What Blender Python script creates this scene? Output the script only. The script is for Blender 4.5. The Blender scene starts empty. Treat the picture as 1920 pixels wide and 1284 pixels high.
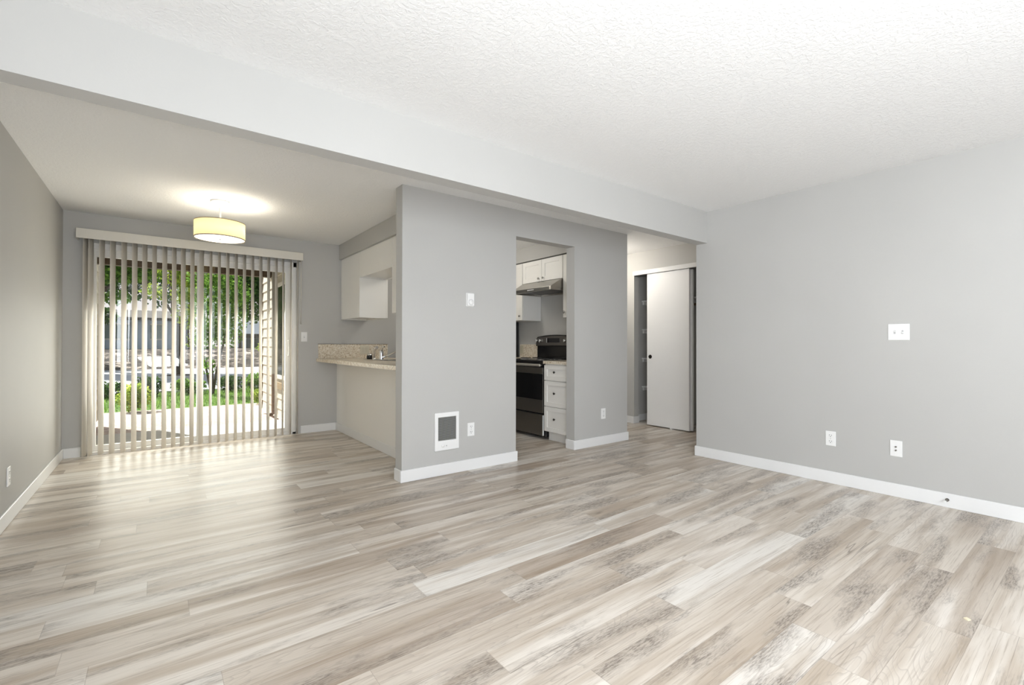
import bpy, bmesh, math, random
import numpy as np
from mathutils import Vector, Matrix, noise as mnoise
C = bpy.context.scene.collection
S = bpy.context.scene
R = math.radians

# ------------------------------------------------------------------ camera
def make_camera():
    yaw, pitch, roll, f, cx, cy = R(37.3257), R(0.3304), R(0.1038), 872.5428, 960.807, 640.3545
    fh = Vector((math.sin(yaw), math.cos(yaw), 0)); rt = Vector((math.cos(yaw), -math.sin(yaw), 0)); zz = Vector((0, 0, 1))
    fwd = fh * math.cos(pitch) + zz * math.sin(pitch)
    up = zz * math.cos(pitch) - fh * math.sin(pitch)
    r2 = rt * math.cos(roll) + up * math.sin(roll)
    u2 = -rt * math.sin(roll) + up * math.cos(roll)
    cam = bpy.data.cameras.new('camera'); o = bpy.data.objects.new('camera', cam); C.objects.link(o)
    m = Matrix.Identity(4)
    for i in range(3):
        m[i][0] = r2[i]; m[i][1] = u2[i]; m[i][2] = -fwd[i]
    m[2][3] = 1.1187
    o.matrix_world = m
    cam.sensor_fit = 'HORIZONTAL'; cam.sensor_width = 36.0
    cam.lens = 36.0 * f / 1920
    cam.shift_x = -(cx - 960) / 1920; cam.shift_y = (cy - 642) / 1920
    cam.clip_start = 0.05; cam.clip_end = 300
    S.camera = o
make_camera()

# ------------------------------------------------------------------ view, sky, sun, large lights
S.view_settings.view_transform = 'Standard'
S.view_settings.look = 'None'
S.view_settings.exposure = 0.1
S.view_settings.gamma = 1.0
S.view_settings.use_curve_mapping = False
S.cycles.max_bounces = 10
S.cycles.diffuse_bounces = 6
S.cycles.transparent_max_bounces = 12
S.cycles.sample_clamp_indirect = 8.0
S.cycles.use_denoising = True

W = bpy.data.worlds.new('sky'); S.world = W; W.use_nodes = True
nt = W.node_tree; nt.nodes.clear()
bg = nt.nodes.new('ShaderNodeBackground'); out = nt.nodes.new('ShaderNodeOutputWorld')
sky = nt.nodes.new('ShaderNodeTexSky'); sky.sky_type = 'PREETHAM'
SUN_H = Vector((0.42, -0.907, 0)).normalized(); SUN_EL = R(43)
SUN_D = Vector((SUN_H.x * math.cos(SUN_EL), SUN_H.y * math.cos(SUN_EL), -math.sin(SUN_EL)))
sky.sun_direction = -SUN_D; sky.turbidity = 3.0
hsv = nt.nodes.new('ShaderNodeHueSaturation'); hsv.inputs['Saturation'].default_value = 0.35
nt.links.new(sky.outputs[0], hsv.inputs['Color']); nt.links.new(hsv.outputs[0], bg.inputs[0]); nt.links.new(bg.outputs[0], out.inputs[0])
bg.inputs[1].default_value = 0.9

def sun_lamp():
    l = bpy.data.lights.new('sun', 'SUN'); l.energy = 10.5; l.angle = R(0.6); l.color = (1, 0.96, 0.9)
    o = bpy.data.objects.new('sun', l); C.objects.link(o)
    o.rotation_euler = SUN_D.to_track_quat('-Z', 'Y').to_euler(); o.location = (-6, 20, 20)
sun_lamp()

def area(name, loc, target, sx, sy, power, col=(1, 1, 1)):
    l = bpy.data.lights.new(name, 'AREA'); l.shape = 'RECTANGLE'; l.size = sx; l.size_y = sy; l.energy = power; l.color = col
    o = bpy.data.objects.new(name, l); C.objects.link(o); o.location = loc
    o.rotation_euler = (Vector(target) - Vector(loc)).to_track_quat('-Z', 'Y').to_euler()
    return o
# fill lamp in an unseen window placed behind the camera to light the room
area('added_back_fill', (1.5, -1.93, 1.45), (1.7, 3.0, 1.3), 2.5, 1.5, 56, (0.89, 0.94, 1.0))
# second fill lamp, in an unseen left-wall window added to brighten the right wall
area('added_side_fill', (-0.72, -0.95, 1.4), (4.3, 0.6, 1.3), 1.3, 1.4, 84, (0.89, 0.94, 1.0))
# the photographer's flash, bounced off the ceiling
area('bounce_flash', (0.1, -1.2, 0.7), (0.3, -0.75, 2.44), 0.8, 0.8, 80, (0.89, 0.94, 1.0))
# daylight through the sliding door
area('door_daylight', (0.41, 6.58, 0.85), (0.41, 4.58, 0.1), 1.75, 1.4, 46, (1.0, 0.96, 0.88))

# ------------------------------------------------------------------ materials
def mat(name, col, rough=0.5, metal=0.0, spec=0.5, emit=None, estr=0.0):
    m = bpy.data.materials.new(name); m.use_nodes = True
    b = m.node_tree.nodes['Principled BSDF']
    b.inputs['Base Color'].default_value = (*col, 1); b.inputs['Roughness'].default_value = rough
    b.inputs['Metallic'].default_value = metal; b.inputs['Specular IOR Level'].default_value = spec
    if emit: b.inputs['Emission Color'].default_value = (*emit, 1); b.inputs['Emission Strength'].default_value = estr
    return m
class G:
    """small node-graph helper"""
    def __init__(s, m): s.m = m; s.t = m.node_tree; s.b = s.t.nodes['Principled BSDF']
    def n(s, typ, **kw):
        o = s.t.nodes.new(typ)
        for k, v in kw.items():
            if k.startswith('i_'): o.inputs[k[2:].replace('_', ' ')].default_value = v
            else: setattr(o, k, v)
        return o
    def l(s, a, b): s.t.links.new(a, b)
    def math(s, op, a, b=None, clamp=False):
        o = s.t.nodes.new('ShaderNodeMath'); o.operation = op; o.use_clamp = clamp
        for i, v in enumerate((a, b)):
            if v is None: continue
            if isinstance(v, (int, float)): o.inputs[i].default_value = v
            else: s.l(v, o.inputs[i])
        return o.outputs[0]
    def comb(s, x, y, z=0.0):
        o = s.t.nodes.new('ShaderNodeCombineXYZ')
        for i, v in enumerate((x, y, z)):
            if isinstance(v, (int, float)): o.inputs[i].default_value = v
            else: s.l(v, o.inputs[i])
        return o.outputs[0]
    def ramp(s, fac, stops, interp='LINEAR'):
        o = s.t.nodes.new('ShaderNodeValToRGB'); o.color_ramp.interpolation = interp
        e = o.color_ramp.elements
        while len(e) < len(stops): e.new(0.5)
        for el, (p, c) in zip(e, stops): el.position = p; el.color = (*c, 1)
        s.l(fac, o.inputs[0]); return o.outputs[0]
    def noise(s, vec, scale=1.0, detail=4, rough=0.55, dist=0.0):
        o = s.t.nodes.new('ShaderNodeTexNoise'); o.inputs['Scale'].default_value = scale; o.inputs['Detail'].default_value = detail
        o.inputs['Roughness'].default_value = rough; o.inputs['Distortion'].default_value = dist
        if vec is not None: s.l(vec, o.inputs['Vector'])
        return o.outputs[0]
    def mix(s, fac, a, b, typ='MIX'):
        o = s.t.nodes.new('ShaderNodeMix'); o.data_type = 'RGBA'; o.blend_type = typ
        for sock, v in ((o.inputs[0], fac), (o.inputs[6], a), (o.inputs[7], b)):
            if isinstance(v, (int, float)): sock.default_value = v
            elif isinstance(v, tuple): sock.default_value = (*v, 1)
            else: s.l(v, sock)
        return o.outputs[2]
    def pos(s): return s.n('ShaderNodeNewGeometry').outputs['Position']
    def xyz(s, v):
        o = s.n('ShaderNodeSeparateXYZ'); s.l(v, o.inputs[0]); return o.outputs
    def bump(s, h, strength=0.2, dist=0.002):
        o = s.n('ShaderNodeBump'); o.inputs['Strength'].default_value = strength; o.inputs['Distance'].default_value = dist
        s.l(h, o.inputs['Height']); s.l(o.outputs[0], s.b.inputs['Normal'])

def wall_paint(name, col):
    m = mat(name, col, 0.6, spec=0.25); g = G(m)
    h = g.noise(g.pos(), 130, 3, 0.6)
    g.bump(h, 0.25, 0.0012)
    v = g.noise(g.pos(), 1.1, 2)
    c = g.mix(g.ramp(v, [(0.3, (0, 0, 0)), (0.7, (1, 1, 1))]), tuple(x * 0.975 for x in col), tuple(min(1, x * 1.025) for x in col))
    g.l(c, g.b.inputs['Base Color'])
    return m
M = {}
M['wall'] = wall_paint('grey_wall_paint', (0.50, 0.495, 0.478))
M['ceiling'] = mat('knockdown_ceiling', (0.86, 0.86, 0.855), 0.8, spec=0.15)
g = G(M['ceiling']); p = g.pos()
h = g.math('ADD', g.ramp(g.noise(p, 48, 4, 0.6, 0.6), [(0.46, (0, 0, 0)), (0.56, (1, 1, 1))]), g.math('MULTIPLY', g.noise(p, 150, 2), 0.35))
g.bump(h, 0.42, 0.003)
M['white'] = mat('white_trim_paint', (0.8, 0.8, 0.795), 0.35, spec=0.4)
M['cab'] = mat('white_cabinet_paint', (0.84, 0.825, 0.79), 0.4, spec=0.4)
M['cab_in'] = mat('cabinet_gap_dark', (0.05, 0.048, 0.045), 0.8)
M['closet_door'] = mat('white_closet_door_paint', (0.9, 0.9, 0.9), 0.4, spec=0.3)
M['cab_side'] = mat('cabinet_side_white', (0.84, 0.83, 0.8), 0.35, spec=0.4)
M['plastic'] = mat('white_plastic', (0.84, 0.84, 0.83), 0.3, spec=0.5)
M['slot'] = mat('dark_slot', (0.03, 0.03, 0.03), 0.6)
M['greyplastic'] = mat('pale_grey_plastic', (0.5, 0.5, 0.5), 0.4)
M['vane'] = mat('ivory_vane', (0.86, 0.83, 0.775), 0.45, spec=0.3)
def vane_mat():
    m = M['vane']; t = m.node_tree; b = t.nodes['Principled BSDF']; o = [n for n in t.nodes if n.type == 'OUTPUT_MATERIAL'][0]
    tl = t.nodes.new('ShaderNodeBsdfTranslucent'); tl.inputs[0].default_value = (0.8, 0.76, 0.7, 1)
    mx = t.nodes.new('ShaderNodeMixShader'); mx.inputs[0].default_value = 0.4
    t.links.new(b.outputs[0], mx.inputs[1]); t.links.new(tl.outputs[0], mx.inputs[2]); t.links.new(mx.outputs[0], o.inputs[0])
vane_mat()
M['valance'] = mat('cream_valance', (0.66, 0.635, 0.575), 0.4, spec=0.35)
M['vinyl'] = mat('white_vinyl', (0.8, 0.79, 0.77), 0.3, spec=0.5)
M['steel'] = mat('brushed_steel', (0.45, 0.43, 0.40), 0.32, 0.95)
g = G(M['steel']); px = g.xyz(g.pos()); nz = g.noise(g.comb(g.math('MULTIPLY', px[0], 6), g.math('MULTIPLY', px[1], 6), g.math('MULTIPLY', px[2], 300)), 1, 3)
g.l(g.math('ADD', g.math('MULTIPLY', nz, 0.18), 0.22), g.b.inputs['Roughness'])
M['range_steel'] = mat('dark_brushed_steel', (0.2, 0.19, 0.175), 0.33, 0.9)
M['chrome'] = mat('chrome', (0.75, 0.75, 0.75), 0.08, 1.0)
M['knob'] = mat('nickel_knob', (0.35, 0.34, 0.32), 0.22, 1.0)
M['darkknob'] = mat('dark_knob', (0.06, 0.055, 0.05), 0.25, 0.8)
M['black'] = mat('black_enamel', (0.012, 0.012, 0.013), 0.2, spec=0.5)
M['blackglass'] = mat('black_glass', (0.006, 0.006, 0.007), 0.05, spec=0.6)
M['blackmatte'] = mat('black_matte', (0.015, 0.015, 0.015), 0.6)
M['wood_rod'] = mat('varnished_wood', (0.33, 0.19, 0.07), 0.4)
M['display'] = mat('display_glass', (0.01, 0.01, 0.012), 0.08)
M['whitemark'] = mat('white_marking', (0.8, 0.8, 0.8), 0.5)
M['brown'] = mat('dark_brown_paint', (0.075, 0.045, 0.024), 0.6)
M['tan_soffit'] = mat('tan_soffit_paint', (0.22, 0.17, 0.1), 0.7)

def granite():
    m = mat('granite_laminate', (0.5, 0.43, 0.33), 0.3, spec=0.4); g = G(m); p = g.pos()
    a = g.noise(p, 55, 5, 0.7, 0.8); b = g.noise(p, 14, 3, 0.6, 1.0)
    c1 = g.ramp(a, [(0.3, (0.2, 0.14, 0.085)), (0.41, (0.5, 0.41, 0.29)), (0.48, (0.72, 0.64, 0.51)), (0.6, (0.83, 0.78, 0.69))])
    c2 = g.ramp(a, [(0.34, (0.36, 0.27, 0.17)), (0.48, (0.66, 0.57, 0.44)), (0.6, (0.78, 0.73, 0.64))])
    g.l(g.mix(g.ramp(b, [(0.42, (0, 0, 0)), (0.58, (1, 1, 1))]), c1, c2), g.b.inputs['Base Color'])
    return m
M['granite'] = granite()
M['granite_edge'] = mat('laminate_dark_edge', (0.10, 0.075, 0.04), 0.5)

def floor_mat():
    m = mat('vinyl_plank_floor', (0.5, 0.45, 0.4), 0.4, spec=0.35); g = G(m)
    X, Y, Z = g.xyz(g.pos())
    PW, PL = 0.152, 1.22
    ry = g.math('DIVIDE', g.math('ADD', Y, 3 * PW - 0.049 + 20 * PW), PW)
    row = g.math('FLOOR', ry); fy = g.math('FRACT', ry)
    w1 = g.n('ShaderNodeTexWhiteNoise', noise_dimensions='1D'); g.l(row, w1.inputs['W'])
    rx = g.math('DIVIDE', g.math('ADD', g.math('ADD', X, 30), g.math('MULTIPLY', w1.outputs['Value'], PL * 3)), PL)
    ix = g.math('FLOOR', rx); fx = g.math('FRACT', rx)
    w2 = g.n('ShaderNodeTexWhiteNoise', noise_dimensions='2D'); g.l(g.comb(row, ix), w2.inputs['Vector'])
    rnd = w2.outputs['Value']; rr = g.xyz(w2.outputs['Color'])
    ox = g.math('MULTIPLY', rr[0], 37.0); oy = g.math('MULTIPLY', rr[1], 53.0)
    gx = g.math('ADD', X, ox); gy = g.math('ADD', Y, oy)
    def V(sx, sy): return g.comb(g.math('MULTIPLY', gx, sx), g.math('MULTIPLY', gy, sy), g.math('MULTIPLY', rnd, 9.0))
    base = g.ramp(rnd, [(0.0, (0.50, 0.43, 0.36)), (0.2, (0.58, 0.515, 0.44)), (0.55, (0.66, 0.60, 0.525)), (0.8, (0.70, 0.65, 0.585)), (1.0, (0.74, 0.71, 0.66))])
    # long soft light and dark bands along the plank
    band = g.noise(V(0.8, 12), 1, 3, 0.55, 0.3)
    c = g.mix(g.ramp(band, [(0.36, (1, 1, 1)), (0.58, (0, 0, 0))]), base, g.mix(1.0, base, (0.72, 0.665, 0.605), 'MULTIPLY'))
    c = g.mix(g.ramp(g.noise(V(0.8, 8), 1, 3, 0.5, 0.3), [(0.56, (0, 0, 0)), (0.7, (0.75, 0.75, 0.75))]), c, (0.77, 0.72, 0.655))
    # fine grain
    grain = g.noise(V(4, 150), 1, 4, 0.65, 0.2)
    c = g.mix(g.ramp(grain, [(0.34, (0.6, 0.6, 0.6)), (0.48, (0, 0, 0))]), c, g.mix(1.0, c, (0.60, 0.555, 0.51), 'MULTIPLY'))
    # rough-sawn dark speckle in patches
    saw = g.noise(V(26, 180), 1, 4, 0.7, 0.2)
    patch = g.noise(V(1.5, 6), 1, 3, 0.55)
    pm = g.ramp(patch, [(0.51, (0, 0, 0)), (0.64, (1, 1, 1))])
    c = g.mix(g.math('MULTIPLY', pm, 0.42), c, (0.36, 0.31, 0.265))
    sm = g.math('MULTIPLY', g.ramp(saw, [(0.40, (1, 1, 1)), (0.56, (0, 0, 0))]), pm)
    c = g.mix(g.math('MULTIPLY', sm, 0.75), c, (0.14, 0.115, 0.095))
    # soft brown smudges
    sm2 = g.ramp(g.noise(V(1.8, 13), 1, 4, 0.6, 0.4), [(0.62, (0, 0, 0)), (0.76, (0.55, 0.55, 0.55))])
    c = g.mix(sm2, c, (0.30, 0.245, 0.19))
    # cathedral figure: contour lines of a long soft noise, on some planks
    ct = g.math('FRACT', g.math('MULTIPLY', g.noise(V(1.2, 9), 1, 2, 0.4, 0.2), 24.0))
    fig = g.math('MULTIPLY', g.ramp(ct, [(0.0, (0, 0, 0)), (0.72, (0.15, 0.15, 0.15)), (0.95, (1, 1, 1)), (1.0, (0, 0, 0))]), g.ramp(rr[2], [(0.5, (0, 0, 0)), (0.75, (0.45, 0.45, 0.45))]))
    c = g.mix(fig, c, (0.36, 0.31, 0.265))
    # thin long checks / cracks
    ck = g.math('ABSOLUTE', g.math('SUBTRACT', g.noise(V(0.55, 15), 1, 2, 0.5, 0.3), 0.5))
    ckm = g.math('MULTIPLY', g.ramp(ck, [(0.0, (1, 1, 1)), (0.010, (0, 0, 0))]), g.ramp(g.noise(V(1.3, 5), 1, 1), [(0.58, (0, 0, 0)), (0.66, (0.75, 0.75, 0.75))]))
    c = g.mix(ckm, c, (0.15, 0.12, 0.095))
    # joints
    j = g.math('MAXIMUM', g.math('LESS_THAN', fy, 0.012), g.math('LESS_THAN', fx, 0.0018))
    c = g.mix(g.math('MULTIPLY', j, 0.35), c, (0.2, 0.165, 0.13))
    hs = g.n('ShaderNodeHueSaturation'); hs.inputs['Saturation'].default_value = 0.98; hs.inputs['Value'].default_value = 1.0
    g.l(c, hs.inputs['Color']); g.l(hs.outputs[0], g.b.inputs['Base Color'])
    g.l(g.math('ADD', g.math('MULTIPLY', grain, 0.2), 0.25), g.b.inputs['Roughness'])
    hgt = g.math('SUBTRACT', g.math('MULTIPLY', grain, 0.4), g.math('MULTIPLY', j, 1.0))
    g.bump(hgt, 0.15, 0.0012)
    return m
M['floor'] = floor_mat()

def glass_mat():
    m = bpy.data.materials.new('clear_glass'); m.use_nodes = True; t = m.node_tree; t.nodes.clear()
    o = t.nodes.new('ShaderNodeOutputMaterial'); tr = t.nodes.new('ShaderNodeBsdfTransparent'); gl = t.nodes.new('ShaderNodeBsdfGlossy')
    gl.inputs['Roughness'].default_value = 0.0; tr.inputs[0].default_value = (0.95, 0.97, 0.96, 1)
    mx = t.nodes.new('ShaderNodeMixShader'); mx.inputs[0].default_value = 0.025
    t.links.new(tr.outputs[0], mx.inputs[1]); t.links.new(gl.outputs[0], mx.inputs[2]); t.links.new(mx.outputs[0], o.inputs[0])
    return m
M['glass'] = glass_mat()

def speckle(name, stops, scale, rough=0.9, detail=5, bump=0.0):
    m = mat(name, stops[0][1], rough, spec=0.15); g = G(m); nz = g.noise(g.pos(), scale, detail, 0.7)
    g.l(g.ramp(nz, stops), g.b.inputs['Base Color'])
    if bump: g.bump(nz, 0.8, bump)
    return m
M['gravel'] = speckle('pale_gravel', [(0.35, (0.27, 0.17, 0.13)), (0.46, (0.5, 0.39, 0.34)), (0.6, (0.66, 0.57, 0.52))], 26, bump=0.02)
M['patio'] = speckle('patio_concrete', [(0.3, (0.52, 0.51, 0.5)), (0.7, (0.6, 0.59, 0.58))], 20)
M['asphalt'] = speckle('sunlit_asphalt', [(0.3, (0.4, 0.4, 0.42)), (0.7, (0.48, 0.48, 0.5))], 3)
M['grass'] = speckle('lawn_soil', [(0.3, (0.07, 0.13, 0.025)), (0.7, (0.16, 0.27, 0.05))], 8)
M['bark'] = speckle('bark_mulch', [(0.44, (0.04, 0.033, 0.03)), (0.54, (0.13, 0.105, 0.09)), (0.64, (0.55, 0.47, 0.41))], 1.6, bump=0.2)  # mulch tones, with the bank's shadows painted in as the dark stops
M['trunk'] = speckle('tree_bark', [(0.3, (0.05, 0.037, 0.027)), (0.7, (0.13, 0.1, 0.075))], 14, bump=0.02)
M['kerb'] = mat('kerb_concrete', (0.55, 0.54, 0.52), 0.9)

def siding_mat(name, col):
    m = mat(name, col, 0.65, spec=0.25); g = G(m); Z = g.xyz(g.pos())[2]
    f = g.math('FRACT', g.math('DIVIDE', g.math('ADD', Z, 5.0), 0.17))
    line = g.math('LESS_THAN', f, 0.08)
    g.l(g.mix(line, col, tuple(c * 0.25 for c in col)), g.b.inputs['Base Color'])
    return m
M['fascia_white'] = mat('weathered_white_trim', (0.7, 0.68, 0.62), 0.6)
M['siding'] = mat('cream_lap_siding', (0.62, 0.58, 0.49), 0.65, spec=0.25)
M['bld_wall'] = mat('pale_blue_grey_stucco', (0.5, 0.58, 0.68), 0.8)
M['bld_roof'] = mat('dark_shingle', (0.06, 0.05, 0.045), 0.9)
M['bld_roof_light'] = mat('pale_flat_roof', (0.75, 0.75, 0.74), 0.8)
M['bld_window'] = mat('green_grey_window', (0.2, 0.26, 0.25), 0.15)
M['bld_door'] = mat('pale_blue_door', (0.62, 0.72, 0.85), 0.6)
M['bld_dark'] = mat('dark_blue_door', (0.03, 0.06, 0.09), 0.5)
M['dim_window'] = mat('dark_window_glass', (0.03, 0.032, 0.022), 0.1, spec=0.5)

def leaf_mat(name, dark, mid, light, trans=0.45):
    m = bpy.data.materials.new(name); m.use_nodes = True; t = m.node_tree; t.nodes.clear()
    o = t.nodes.new('ShaderNodeOutputMaterial'); ge = t.nodes.new('ShaderNodeNewGeometry')
    rp = t.nodes.new('ShaderNodeValToRGB'); e = rp.color_ramp.elements; e[0].color = (*dark, 1); e[1].color = (*light, 1)
    k = e.new(0.5); k.color = (*mid, 1)
    t.links.new(ge.outputs['Random Per Island'], rp.inputs[0])
    d = t.nodes.new('ShaderNodeBsdfDiffuse'); tl = t.nodes.new('ShaderNodeBsdfTranslucent')
    gm = t.nodes.new('ShaderNodeGamma'); gm.inputs[1].default_value = 0.85
    t.links.new(rp.outputs[0], d.inputs[0]); t.links.new(rp.outputs[0], gm.inputs[0]); t.links.new(gm.outputs[0], tl.inputs[0])
    mx = t.nodes.new('ShaderNodeMixShader'); mx.inputs[0].default_value = trans
    t.links.new(d.outputs[0], mx.inputs[1]); t.links.new(tl.outputs[0], mx.inputs[2]); t.links.new(mx.outputs[0], o.inputs[0])
    return m
M['leaf_mid'] = leaf_mat('mid_green_leaf', (0.04, 0.10, 0.015), (0.10, 0.22, 0.03), (0.24, 0.40, 0.06))
M['leaf_bright'] = leaf_mat('yellow_green_leaf', (0.12, 0.22, 0.02), (0.30, 0.42, 0.05), (0.55, 0.62, 0.10))
M['leaf_dark'] = leaf_mat('dark_green_leaf', (0.015, 0.045, 0.012), (0.04, 0.10, 0.02), (0.10, 0.2, 0.04), 0.3)
M['grass_blade'] = leaf_mat('grass_blade', (0.06, 0.14, 0.02), (0.14, 0.28, 0.04), (0.28, 0.42, 0.08), 0.4)

# ------------------------------------------------------------------ helpers
def tag(o, label, cat=None, group=None, kind=None):
    o['label'] = label
    if cat: o['category'] = cat
    if group: o['group'] = group
    if kind: o['kind'] = kind
    return o
def thing(name, label, cat, loc=(0, 0, 0), group=None, kind=None):
    o = bpy.data.objects.new(name, None); C.objects.link(o); o.location = loc; o.empty_display_size = 0.1
    return tag(o, label, cat, group, kind)
class B:
    """collects shapes given in world coordinates, builds one mesh object"""
    def __init__(s): s.bm = bmesh.new()
    def box(s, x0, x1, y0, y1, z0, z1, bev=0.0, seg=2):
        t = bmesh.new(); r = bmesh.ops.create_cube(t, size=1)
        for v in t.verts:
            v.co = Vector((x0 + (x1 - x0) * (v.co.x + .5), y0 + (y1 - y0) * (v.co.y + .5), z0 + (z1 - z0) * (v.co.z + .5)))
        if bev: bmesh.ops.bevel(t, geom=list(t.edges), offset=bev, segments=seg, affect='EDGES', profile=0.5)
        s._add(t); return s
    def _add(s, t):
        me = bpy.data.meshes.new('t'); t.to_mesh(me); t.free(); s.bm.from_mesh(me); bpy.data.meshes.remove(me)
    def cyl(s, a, b, r, r2=None, seg=20, caps=True):
        a = Vector(a); b = Vector(b); t = bmesh.new()
        bmesh.ops.create_cone(t, cap_ends=caps, segments=seg, radius1=r, radius2=r if r2 is None else r2, depth=(b - a).length)
        q = (b - a).to_track_quat('Z', 'Y').to_matrix().to_4x4()
        bmesh.ops.transform(t, matrix=Matrix.Translation((a + b) / 2) @ q, verts=t.verts)
        for f in t.faces: f.smooth = len(f.verts) == 4
        s._add(t); return s
    def lathe(s, prof, origin, axis='Z', seg=32, caps=False):
        """prof: list of (r, h) along axis"""
        o = Vector(origin); t = bmesh.new(); rings = []
        for r, h in prof:
            ring = []
            for i in range(seg):
                a = 2 * math.pi * i / seg
                u, w = r * math.cos(a), r * math.sin(a)
                ring.append(t.verts.new(o + (Vector((u, w, h)) if axis == 'Z' else Vector((h, u, w)) if axis == 'X' else Vector((u, h, w)))))
            rings.append(ring)
        for a, b in zip(rings, rings[1:]):
            for i in range(seg):
                f = t.faces.new((a[i], a[(i + 1) % seg], b[(i + 1) % seg], b[i])); f.smooth = True
        if caps: t.faces.new(rings[0]); t.faces.new(rings[-1])
        bmesh.ops.remove_doubles(t, verts=t.verts, dist=1e-6)
        bmesh.ops.recalc_face_normals(t, faces=t.faces)
        s._add(t); return s
    def tube(s, pts, r, seg=12):
        t = bmesh.new(); pts = [Vector(p) for p in pts]; rings = []
        ref = Vector((0, 0, 1))
        for i, p in enumerate(pts):
            d = (pts[min(i + 1, len(pts) - 1)] - pts[max(i - 1, 0)]).normalized()
            a = d.cross(ref)
            if a.length < 1e-3: a = d.cross(Vector((1, 0, 0)))
            a.normalize(); b = d.cross(a)
            rr = r[i] if isinstance(r, (list, tuple)) else r
            rings.append([t.verts.new(p + a * rr * math.cos(2 * math.pi * k / seg) + b * rr * math.sin(2 * math.pi * k / seg)) for k in range(seg)])
        for a, b in zip(rings, rings[1:]):
            for k in range(seg):
                f = t.faces.new((a[k], a[(k + 1) % seg], b[(k + 1) % seg], b[k])); f.smooth = True
        t.faces.new(rings[0]); t.faces.new(rings[-1])
        bmesh.ops.recalc_face_normals(t, faces=t.faces)
        s._add(t); return s
    def prism(s, poly, lo, hi, axis):
        """poly in the two other axes (order x,y,z without axis), extruded along axis"""
        t = bmesh.new()
        def P(u, w, h):
            return {'x': (h, u, w), 'y': (u, h, w), 'z': (u, w, h)}[axis]
        a = [t.verts.new(P(u, w, lo)) for u, w in poly]; b = [t.verts.new(P(u, w, hi)) for u, w in poly]
        n = len(poly)
        t.faces.new(a); t.faces.new(b)
        for i in range(n): t.faces.new((a[i], a[(i + 1) % n], b[(i + 1) % n], b[i]))
        bmesh.ops.recalc_face_normals(t, faces=t.faces)
        s._add(t); return s
    def done(s, name, m, parent=None, bev=0.0):
        me = bpy.data.meshes.new(name); s.bm.to_mesh(me); s.bm.free(); me.materials.append(M[m] if isinstance(m, str) else m)
        o = bpy.data.objects.new(name, me); C.objects.link(o)
        if parent is not None:
            o.parent = parent
            base = parent
            off = Vector((0, 0, 0))
            while base is not None: off += base.location; base = base.parent
            me.transform(Matrix.Translation(-off))
        if bev:
            md = o.modifiers.new('bevel', 'BEVEL'); md.width = bev; md.segments = 2; md.limit_method = 'ANGLE'
        return o
def box(name, m, x0, x1, y0, y1, z0, z1, parent=None, bev=0.0):
    return B().box(x0, x1, y0, y1, z0, z1, bev).done(name, m, parent)
def struct(o, label, cat): return tag(o, label, cat, None, 'structure')
def copy_tree(o, off, parent=None):
    c = o.copy(); C.objects.link(c)
    if parent is not None: c.parent = parent
    else: c.location = o.location + Vector(off)
    for ch in list(o.children): copy_tree(ch, (0, 0, 0), c)
    return c

# ------------------------------------------------------------------ room constants
XL, XR = -0.736, 4.3425
YF = 6.235                      # wall with the sliding door
YBK = -1.95                     # wall behind the camera
ZC, ZD = 2.44, 2.4153           # living and dining ceilings
YB0, YB1, ZB = 2.504, 2.621, 2.128
YP0, YP1, XP0, XP1 = 3.533, 3.655, 1.571, 4.391
DX0, DX1, DZ = 2.737, 3.524, 2.158
XK = 4.2145                     # kitchen wall behind the range
XC = 5.385                      # closet wall
HB = 0.097                      # baseboard height
T = 0.15

# ---- shell
struct(box('floor', 'floor', XL - T, 7.0, YBK - T, YF + 0.02, -0.12, 0.0), 'greyish brown wood-look vinyl plank floor running through all the rooms', 'floor')
struct(box('ceiling', 'ceiling', XL - T, XR + 0.12, YBK - T, YB0 + 0.06, ZC, ZC + 0.15), 'white knockdown-textured ceiling above the living room, in front of the beam', 'ceiling')
struct(box('ceiling', 'ceiling', XL - T, 7.0, YB0 + 0.06, YF + T, ZD, ZD + 0.17), 'white textured ceiling over the dining area, kitchen and hall, behind the beam', 'ceiling')
struct(box('beam', 'wall', XL, XR, YB0, YB1, ZB, ZC + 0.01), 'long grey dropped beam running across the room under the white ceiling', 'beam')
LY0, LY1, LZ0, LZ1 = -1.65, -0.25, 0.65, 2.15  # opening in the left wall for the added, unseen side window
b = B().box(XL - T, XL, LY1, YF, 0, ZC + 0.01).box(XL - T, XL, YBK - T, LY0, 0, ZC + 0.01).box(XL - T, XL, LY0, LY1, 0, LZ0).box(XL - T, XL, LY0, LY1, LZ1, ZC + 0.01)
struct(b.done('wall_left', 'wall'), 'long grey wall at the left edge of the room, running to the sliding door wall', 'wall')
# wall with the sliding door opening
OX0, OX1, OZ = -0.56, 1.375, 2.13
b = B().box(XL - T, OX0, YF, YF + T, -0.12, 2.6).box(OX1, 7.0, YF, YF + T, -0.12, 2.6).box(OX0, OX1, YF, YF + T, OZ, 2.6)
struct(b.done('wall_far', 'wall'), 'grey far wall of the dining area holding the sliding glass door', 'wall')
struct(box('wall_right', 'wall', XR, XR + 0.12, YBK - T, YB1, 0, ZC + 0.01), 'light grey living room wall on the right with two outlets and a switch plate', 'wall')
struct(box('wall_hall', 'wall', XR + 0.12, 6.3, YB1 - 0.12, YB1, 0, ZC), 'grey hall wall turning the corner behind the living room wall', 'wall')
# back wall of the living room, with an unseen opening added for light
WX0, WX1, WZ0, WZ1 = 0.2, 2.8, 0.65, 2.2
b = B().box(XL - T, WX0, YBK - T, YBK, 0, 2.5).box(WX1, XR + .12, YBK - T, YBK, 0, 2.5).box(WX0, WX1, YBK - T, YBK, 0, WZ0).box(WX0, WX1, YBK - T, YBK, WZ1, 2.5)
struct(b.done('wall_back', 'wall'), 'grey living room wall with an unseen wide window placed for light, facing the beam', 'wall')
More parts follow.
